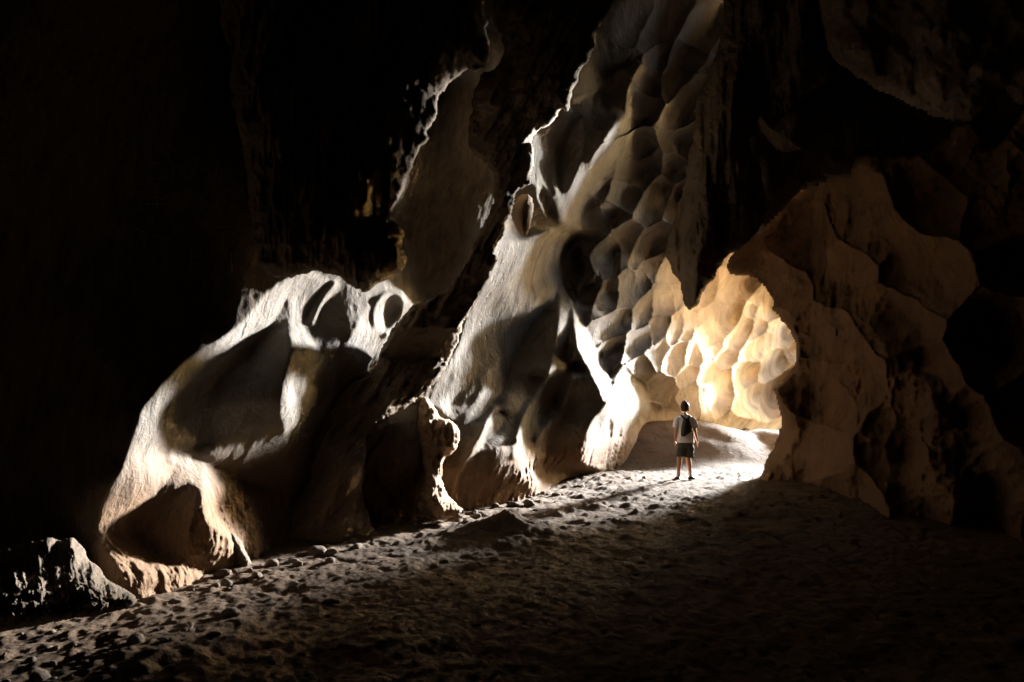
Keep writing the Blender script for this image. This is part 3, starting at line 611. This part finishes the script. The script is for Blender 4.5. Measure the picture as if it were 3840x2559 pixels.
def merged(name, meshes, mat, parent):
    bm = bmesh.new()
    for m in meshes: bm.from_mesh(m)
    for f in bm.faces: f.smooth = True
    me = bpy.data.meshes.new(name); bm.to_mesh(me); bm.free(); me.materials.append(mat)
    o = bpy.data.objects.new(name, me); C.objects.link(o); o.parent = parent; return o
def hand(w, d, side, curl):
    """palm and five fingers from wrist w, pointing along d; side = direction of the thumb"""
    d = Vector(d).normalized(); side = Vector(side).normalized(); nrm = d.cross(side).normalized(); w = Vector(w); ch = []
    ch.append([(tuple(w), .024, .019), (tuple(w + d * .045), .036, .016), (tuple(w + d * .085), .034, .014)])
    for k, (off, ln) in enumerate(((.029, .068), (.010, .078), (-.010, .073), (-.029, .056))):
        a = w + d * .07 + side * off; pts = [(tuple(a), .0095, .009)]; dr = d.copy()
        for j, f in enumerate((.45, .32, .23)):
            dr = (dr + nrm * curl * (.45 + .1 * k)).normalized(); a = a + dr * ln * f; pts.append((tuple(a), .009 - .0012 * j, .0085 - .0012 * j))
        ch.append(pts)
    a = w + d * .028 + side * .022; dr = (d * .7 + side * .7 + nrm * curl * .5).normalized(); pts = [(tuple(a), .012, .011)]
    for f in (.035, .028): a = a + dr * f; pts.append((tuple(a), .010, .010)); dr = (dr + d * .5).normalized()
    ch.append(pts)
    return [skin_mesh([c], 1) for c in ch]
NECK = (.0, .0, 1.50)
body_ch = [[((0, 0, .93), .135, .095), ((0, .0, 1.08), .12, .085), ((0, 0, 1.25), .14, .095), ((0, -.01, 1.40), .15, .09), ((0, .0, 1.50), .058, .058), ((.008, .015, 1.58), .055, .058)],
  [((0, -.01, 1.40), .15, .09), ((-.165, -.01, 1.42), .055, .055), ((-.205, -.02, 1.28), .046, .046), ((-.222, -.03, 1.13), .038, .040), ((-.232, .01, 1.0), .036, .036), ((-.235, .05, .89), .024, .022)],
  [((0, -.01, 1.40), .15, .09), ((.160, -.01, 1.42), .055, .055), ((.195, -.03, 1.28), .046, .046), ((.222, -.04, 1.13), .038, .040), ((.255, -.01, 1.0), .036, .036), ((.285, .02, .885), .024, .022)],
  [((0, 0, .93), .135, .095), ((-.095, 0, .84), .088, .09), ((-.13, 0, .66), .080, .086), ((-.15, .01, .50), .060, .063), ((-.165, -.015, .37), .060, .066), ((-.18, -.01, .22), .037, .04), ((-.188, 0, .09), .034, .04), ((-.195, .09, .04), .034, .028)],
  [((0, 0, .93), .135, .095), ((.08, 0, .84), .088, .09), ((.06, 0, .66), .080, .086), ((.055, .01, .50), .060, .063), ((.065, -.015, .37), .060, .066), ((.08, -.01, .22), .037, .04), ((.09, 0, .09), .034, .04), ((.15, .07, .04), .034, .028)]]
def head_shape(p):
    q = p.copy()
    if q.z < 0: q.x *= 1 - .32 * q.z * q.z; q.y *= 1 - .12 * q.z * q.z
    if q.y > .6 and abs(q.x) < .22 and -.35 < q.z < .12: q.y += .20 * (1 - abs(q.x) / .22) * (.12 - q.z) / .3      # nose
    if q.y > .5 and abs(abs(q.x) - .36) < .2 and abs(q.z - .05) < .16: q.y -= .07                                 # eye sockets
    if q.y > .5 and abs(q.x) < .3 and abs(q.z + .55) < .05: q.y -= .05                                             # mouth
    return q
HC = (.018, .03, 1.685)
head = ball(HC, (.076, .096, .118), 36, head_shape)
yaw = Matrix.Translation(Vector(HC)) @ Matrix.Rotation(math.radians(-22), 4, 'Z') @ Matrix.Rotation(math.radians(6), 4, 'X') @ Matrix.Translation(-Vector(HC))
parts = [head] + [ball((HC[0] + s * .079, HC[1] - .005, HC[2] - .012), (.012, .02, .032), 12) for s in (-1, 1)]
for m in parts: m.transform(yaw)
merged('body', [skin_mesh(body_ch)] + parts + hand((-.235, .05, .89), (-.02, .16, -1), (.25, 1, .1), .5) + hand((.285, .02, .885), (.22, .18, -1), (-.2, 1, .1), -.35), M_SKIN, person)
for s in (-1, 1):
    e = ball((HC[0] + s * .03, HC[1] + .086, HC[2] + .006), (.012, .01, .010), 10); e.transform(yaw); merged('eye', [e], M_EYE, person)
# hair: a tousled cap of curls
hp = ball(HC, (.087, .108, .132), 64)
bm = bmesh.new(); bm.from_mesh(hp)
for v in bm.verts:
    p = v.co - Vector(HC); n = float(fbm(p.x * 45, p.y * 45, p.z * 45, 3, 111)); v.co = Vector(HC) + p * (1.10 + .26 * n) + Vector((0, -.008, .014))
drop = [v for v in bm.verts if (v.co.y - HC[1] > .045 and v.co.z < HC[2] + .055) or v.co.z < HC[2] - .085 or (v.co.z < HC[2] - .03 and v.co.y > HC[1] - .0)]
bmesh.ops.delete(bm, geom=drop, context='VERTS')
rr = random.Random(3)
for i in range(420):
    th, ph = rr.uniform(0, 2 * math.pi), rr.uniform(-.45, 1.5)
    d = Vector((math.cos(th) * math.cos(ph), math.sin(th) * math.cos(ph), math.sin(ph)))
    if d.y > .45 and d.z < .5: continue
    p = Vector((HC[0] + d.x * .088, HC[1] - .008 + d.y * .108, HC[2] + .012 + d.z * .130)); t = d.cross(Vector((rr.random() - .5, rr.random() - .5, rr.random() - .5))).normalized()
    dr = (d + t * .9).normalized(); w2 = d.cross(dr).normalized() * .0035; last = None
    for k in range(4):
        a = bm.verts.new(p + w2 * (1 - k / 3.2)); b = bm.verts.new(p - w2 * (1 - k / 3.2))
        if last: bm.faces.new((last[0], last[1], b, a))
        last = (a, b); p = p + dr * .014; dr = (dr + t * .35 - d * .25).normalized()
bm.to_mesh(hp); bm.free(); hp.transform(yaw); merged('hair', [hp], M_HAIR, person)
def loft(rings, n=40, fold=.006, seed=0, open_ends=True):
    """rings: (centre, rx, ry, power[, axis]) stacked into a cloth tube with soft folds"""
    vs = []
    for i, (c, rx, ry, *ax) in enumerate(rings):
        c = Vector(c); X, Yv = (Vector(ax[0]), Vector(ax[1])) if ax else (Vector((1, 0, 0)), Vector((0, 1, 0)))
        for k in range(n):
            t = 2 * math.pi * k / n; f = 1 + fold / max(rx, .03) * float(noise(np.array([math.cos(t) * 2.6 + 9]), np.array([math.sin(t) * 2.6 + i * .23]), np.array([i * .16]), seed)[0]) * 1.5
            cs, sn = math.cos(t), math.sin(t)
            q = c + X * (rx * f * math.copysign(abs(cs)**.85, cs)) + Yv * (ry * f * math.copysign(abs(sn)**.85, sn)); vs.append(q)
    return vs, [(i * n + k, i * n + (k + 1) % n, (i + 1) * n + (k + 1) % n, (i + 1) * n + k) for i in range(len(rings) - 1) for k in range(n)]
def dense(keys, m=5):
    out = []
    for a, b in zip(keys[:-1], keys[1:]):
        for j in range(m):
            t = j / m; ts = t
            out.append((tuple(Vector(a[0]).lerp(Vector(b[0]), ts)), a[1] * (1 - ts) + b[1] * ts, a[2] * (1 - ts) + b[2] * ts, *([Vector(a[3]).lerp(Vector(b[3]), ts), Vector(a[4]).lerp(Vector(b[4]), ts)] if len(a) > 3 else [])))
    out.append(keys[-1]); return out
def cloth(name, tubes, mat, parent, thick=.004):
    bm = bmesh.new()
    for vs, fs in tubes:
        bv = [bm.verts.new(v) for v in vs]
        for f in fs: bm.faces.new([bv[i] for i in f])
    me = bpy.data.meshes.new(name); bm.to_mesh(me); bm.free()
    for p in me.polygons: p.use_smooth = True
    me.materials.append(mat); o = bpy.data.objects.new(name, me); C.objects.link(o); o.parent = parent
    m = o.modifiers.new('thickness', 'SOLIDIFY'); m.thickness = thick; m.offset = 1
    return o
torso = dense([((0, 0, .865), .195, .135), ((0, 0, .98), .186, .128), ((0, 0, 1.10), .176, .122), ((0, 0, 1.25), .185, .125), ((0, -.005, 1.38), .198, .122), ((0, -.005, 1.455), .175, .10), ((0, .0, 1.50), .115, .082), ((0, .003, 1.525), .072, .068)])
def slv(s, x0, x1):
    ax, ay = (.8, 0, .6 * s), (0, 1, 0)
    return dense([((s * .125, -.005, 1.425), .085, .088, (.55, 0, .83 * s), ay), ((s * .185, -.01, 1.385), .078, .082, ax, ay), ((s * x0, -.02, 1.30), .076, .078, (1, 0, .25 * s), ay), ((s * x1, -.025, 1.215), .078, .080, (1, 0, .22 * s), ay)])
cloth('shirt', [loft(torso, 48, .010, 4), loft(slv(-1, .205, .220), 28, .006, 5), loft(slv(1, .205, .225), 28, .006, 6)], M_SHIRT, person)
def leg(s, x1, x2, zb):
    return dense([((s * .062, 0, .80), .115, .112), ((s * .085, 0, .74), .112, .112), ((x1, 0, .64), .105, .106), ((x2, 0, zb), .108, .104)])
cloth('shorts', [loft(dense([((0, 0, .90), .172, .118), ((0, 0, .84), .18, .124), ((0, 0, .775), .178, .124)]), 44, .004, 7), loft(leg(-1, -.118, -.130, .545), 30, .009, 8), loft(leg(1, .075, .072, .525), 30, .009, 9)], M_SHORTS, person)
for s, x, z in ((-1, -.182, 0), (1, .085, 0)):
    cloth('sock', [loft(dense([((x - .006 * s * 0, -.008, .205), .044, .047), ((x, -.004, .14), .040, .045), ((x + .004 * s, .0, .075), .043, .052)]), 22, .002, 10)], M_SOCK, person, .003)
def shoe(x, ang):
    m = ball((0, .05, .035), (.047, .135, .05), 24, lambda p: Vector((p.x * (1 - .15 * (p.y < 0)), p.y, max(p.z, -.62) * (1 if p.y < -.1 else 1 - .35 * max(0, p.y)))))
    m.transform(Matrix.Translation((x, 0, 0)) @ Matrix.Rotation(ang, 4, 'Z')); return m
merged('shoe', [shoe(-.19, .1)], M_SHOE, person); merged('shoe', [shoe(.095, -.85)], M_SHOE, person)
# small sling backpack on the back (thing of its own)
bag = bpy.data.objects.new('backpack', None); C.objects.link(bag); bag.location = (person.location.x, PY - .135, person.location.z + 1.22)
tag(bag, 'small black sling backpack worn on the back over the white t-shirt', 'backpack')
out = [(-.055, .215), (.045, .225), (.075, .17), (.10, .05), (.125, -.05), (.115, -.10), (.0, -.165), (-.065, -.21), (-.115, -.215), (-.14, -.17), (-.125, -.02), (-.09, .13)]
pl = chaikin(np.array(out), 2); bm = bmesh.new(); rings = []
for k, (s, d) in enumerate(((.97, .03), (1, .0), (.98, -.045), (.86, -.085), (.6, -.105), (.25, -.112))):
    rings.append([bm.verts.new((p[0] * s - .01 * (1 - s), d + .006 * math.sin(9 * p[1] + 4 * p[0]), p[1] * s)) for p in pl])
for a, b in zip(rings[:-1], rings[1:]):
    for i in range(len(pl)): bm.faces.new((a[i], a[(i + 1) % len(pl)], b[(i + 1) % len(pl)], b[i]))
bm.faces.new(rings[-1]); bm.faces.new(rings[0][::-1]); me = bpy.data.meshes.new('b'); bm.to_mesh(me); bm.free()
merged('pouch', [me], M_BAG, bag)
def strap(pts, w=.019):
    vs, fs = [], []
    for i, p in enumerate(pts):
        p = Vector(p); d = (Vector(pts[min(i + 1, len(pts) - 1)]) - Vector(pts[max(i - 1, 0)])).normalized(); sd = d.cross(Vector((0, -1, .35))).normalized() * w
        vs += [p - sd, p + sd]
        if i: fs.append((2 * i - 2, 2 * i - 1, 2 * i + 1, 2 * i))
    return vs, fs
cloth('strap', [strap([(-.05, -.01, .20), (-.085, -.01, .25), (-.115, .035, .278), (-.13, .11, .285), (-.13, .20, .24), (-.12, .26, .12), (-.11, .27, .0)])], M_BAG, bag, .006)
cloth('strap', [strap([(.035, -.01, .20), (.065, -.01, .25), (.09, .035, .278), (.10, .11, .288), (.11, .20, .24), (.12, .26, .10), (.12, .26, -.03)])], M_BAG, bag, .006)
lg = bmesh.new(); bmesh.ops.create_grid(lg, x_segments=2, y_segments=2, size=.009); bmesh.ops.rotate(lg, verts=lg.verts, matrix=Matrix.Rotation(math.radians(90), 3, 'X')); bmesh.ops.translate(lg, verts=lg.verts, vec=(-.06, -.083, .115))
me = bpy.data.meshes.new('patch'); lg.to_mesh(me); lg.free(); merged('patch', [me], M_SOCK, bag)
# ------------------------------------------------------------------ loose stones
def stone_mesh(seed, sx=1, sy=1, sz=.6, rough=.3):
    bm = bmesh.new(); bmesh.ops.create_icosphere(bm, subdivisions=3, radius=1)
    co = np.array([v.co[:] for v in bm.verts])
    n = fbm(co[:, 0] * 1.1 + seed * 3.7, co[:, 1] * 1.1, co[:, 2] * 1.1 + seed, 4, 121, .55)
    co = co * (1 + rough * n)[:, None] * np.array([sx, sy, sz])
    for v, c in zip(bm.verts, co): v.co = c
    for f in bm.faces: f.smooth = True
    me = bpy.data.meshes.new('stone'); bm.to_mesh(me); bm.free(); me.materials.append(M_PEBBLE); return me
def on_ground(u, v):
    a, e = ray(u, v); y = -EYE / e
    for _ in range(12): y = (float(ground_h(np.array([a * y]), np.array([y]))[0]) - EYE) / e
    return a * y, y, EYE + e * y
def put_stone(me, u, v, size, rz, label, group=None, name='stone'):
    x, y, z = on_ground(u, v); o = bpy.data.objects.new(name, me); C.objects.link(o)
    o.location = (x, y, z + size * .12); o.scale = (size,) * 3; o.rotation_euler = (random.uniform(-.3, .3), random.uniform(-.3, .3), rz)
    tag(o, label, 'stone', group); return o
SH = [stone_mesh(i, *sh) for i, sh in enumerate(((1, .8, .6), (1, .6, .5), (1, .9, .7), (1, .45, .4), (1, .7, .45)))]
NAMED = [(P('2',2260,745), 0.062, 2, 'knobbly stone with a bright lit side just left of the dark pillar foot'), (P('2',1580,1105), 0.071, 0, 'smooth egg-shaped stone half buried in the lower left floor'),
 (P('2',2240,1030), 0.062, 1, 'pale cracked stone on the floor below the dark pillar'), (P('2',930,1295), 0.062, 2, 'rough dark stone lying in front of the low boulder'),
 (P('2',970,1480), 0.068, 4, 'flat worn stone near the bottom edge of the photo'), (P('2',270,1540), 0.062, 0, 'rounded stone in the bottom left corner of the floor'),
 (P('2',360,1350), 0.046, 3, 'slim flat stone below the boulder in the lower left'), (P('2',1460,1250), 0.050, 1, 'low humped stone right of the short stick'),
 (P('5',840,1072), 0.081, 0, 'brown stone on smooth sand in front of the rock column, the upper of two'), (P('5',858,1108), 0.056, 2, 'brown stone on smooth sand in front of the rock column, the lower of two'),
 (P('5',1110,1395), 0.062, 1, 'small stone on the floor left below the sand cone'), (P('5',1340,1060), 0.099, 4, 'flat stone between the rock column and the sand cone')]
for p, sz, k, lb in NAMED: put_stone(SH[k], p[0][0], p[0][1], sz, random.uniform(0, 6), lb)
n = 0
while n < 110:
    u, v = random.uniform(-50, 1900), 2559 - 520 * random.random()**1.5
    if v < 2140 - (u - 900) * .22 or (u > 900 and v < 2060): continue
    if u < 560 and v < 2330: continue
    put_stone(SH[n % 5], u, v, random.choice((.010, .013, .016, .02, .026, .034)), random.uniform(0, 6), 'small loose stone scattered on the dusty floor in the lower left of the cave', 'small stones scattered on the cave floor', 'pebble'); n += 1
n = 0
while n < 50:
    u, v = random.uniform(1450, 2700), random.uniform(1830, 2200)
    if v < 1960 - (u - 1450) * .2: continue
    put_stone(SH[n % 5], u, v, random.choice((.02, .028, .036, .05)), random.uniform(0, 6), 'small loose stone on the trampled mid floor of the cave', 'stones on the trampled mid floor', 'pebble'); n += 1
for i in range(34):
    if i % 2: u = random.uniform(640, 1380); v = 2236 - (u - 540) * .285 + random.uniform(4, 60)
    else: u = random.uniform(1720, 2420); v = 1915 - (u - 1720) * .21 + random.uniform(0, 40)
    put_stone(SH[i % 5], u, v, random.choice((.04, .06, .08, .11)), random.uniform(0, 6), 'stone fallen at the foot of the ribbed left wall', 'stones fallen along the foot of the left wall')
# short stick
x, y, z = on_ground(*P('2',1300,1215)[0])
me = skin_mesh([[((-.0, -.10, .012), .016, .014), ((.012, -.03, .02), .013, .012), ((.005, .05, .02), .015, .013), ((-.02, .12, .016), .011, .010)]], 2); me.materials.append(M_PEBBLE)
for p_ in me.polygons: p_.use_smooth = True
st_ = bpy.data.objects.new('stick', me); C.objects.link(st_); st_.location = (x, y, z + .01); st_.rotation_euler = (0, 0, .35); tag(st_, 'short pale stick lying on the floor in front of the boulder', 'stick')
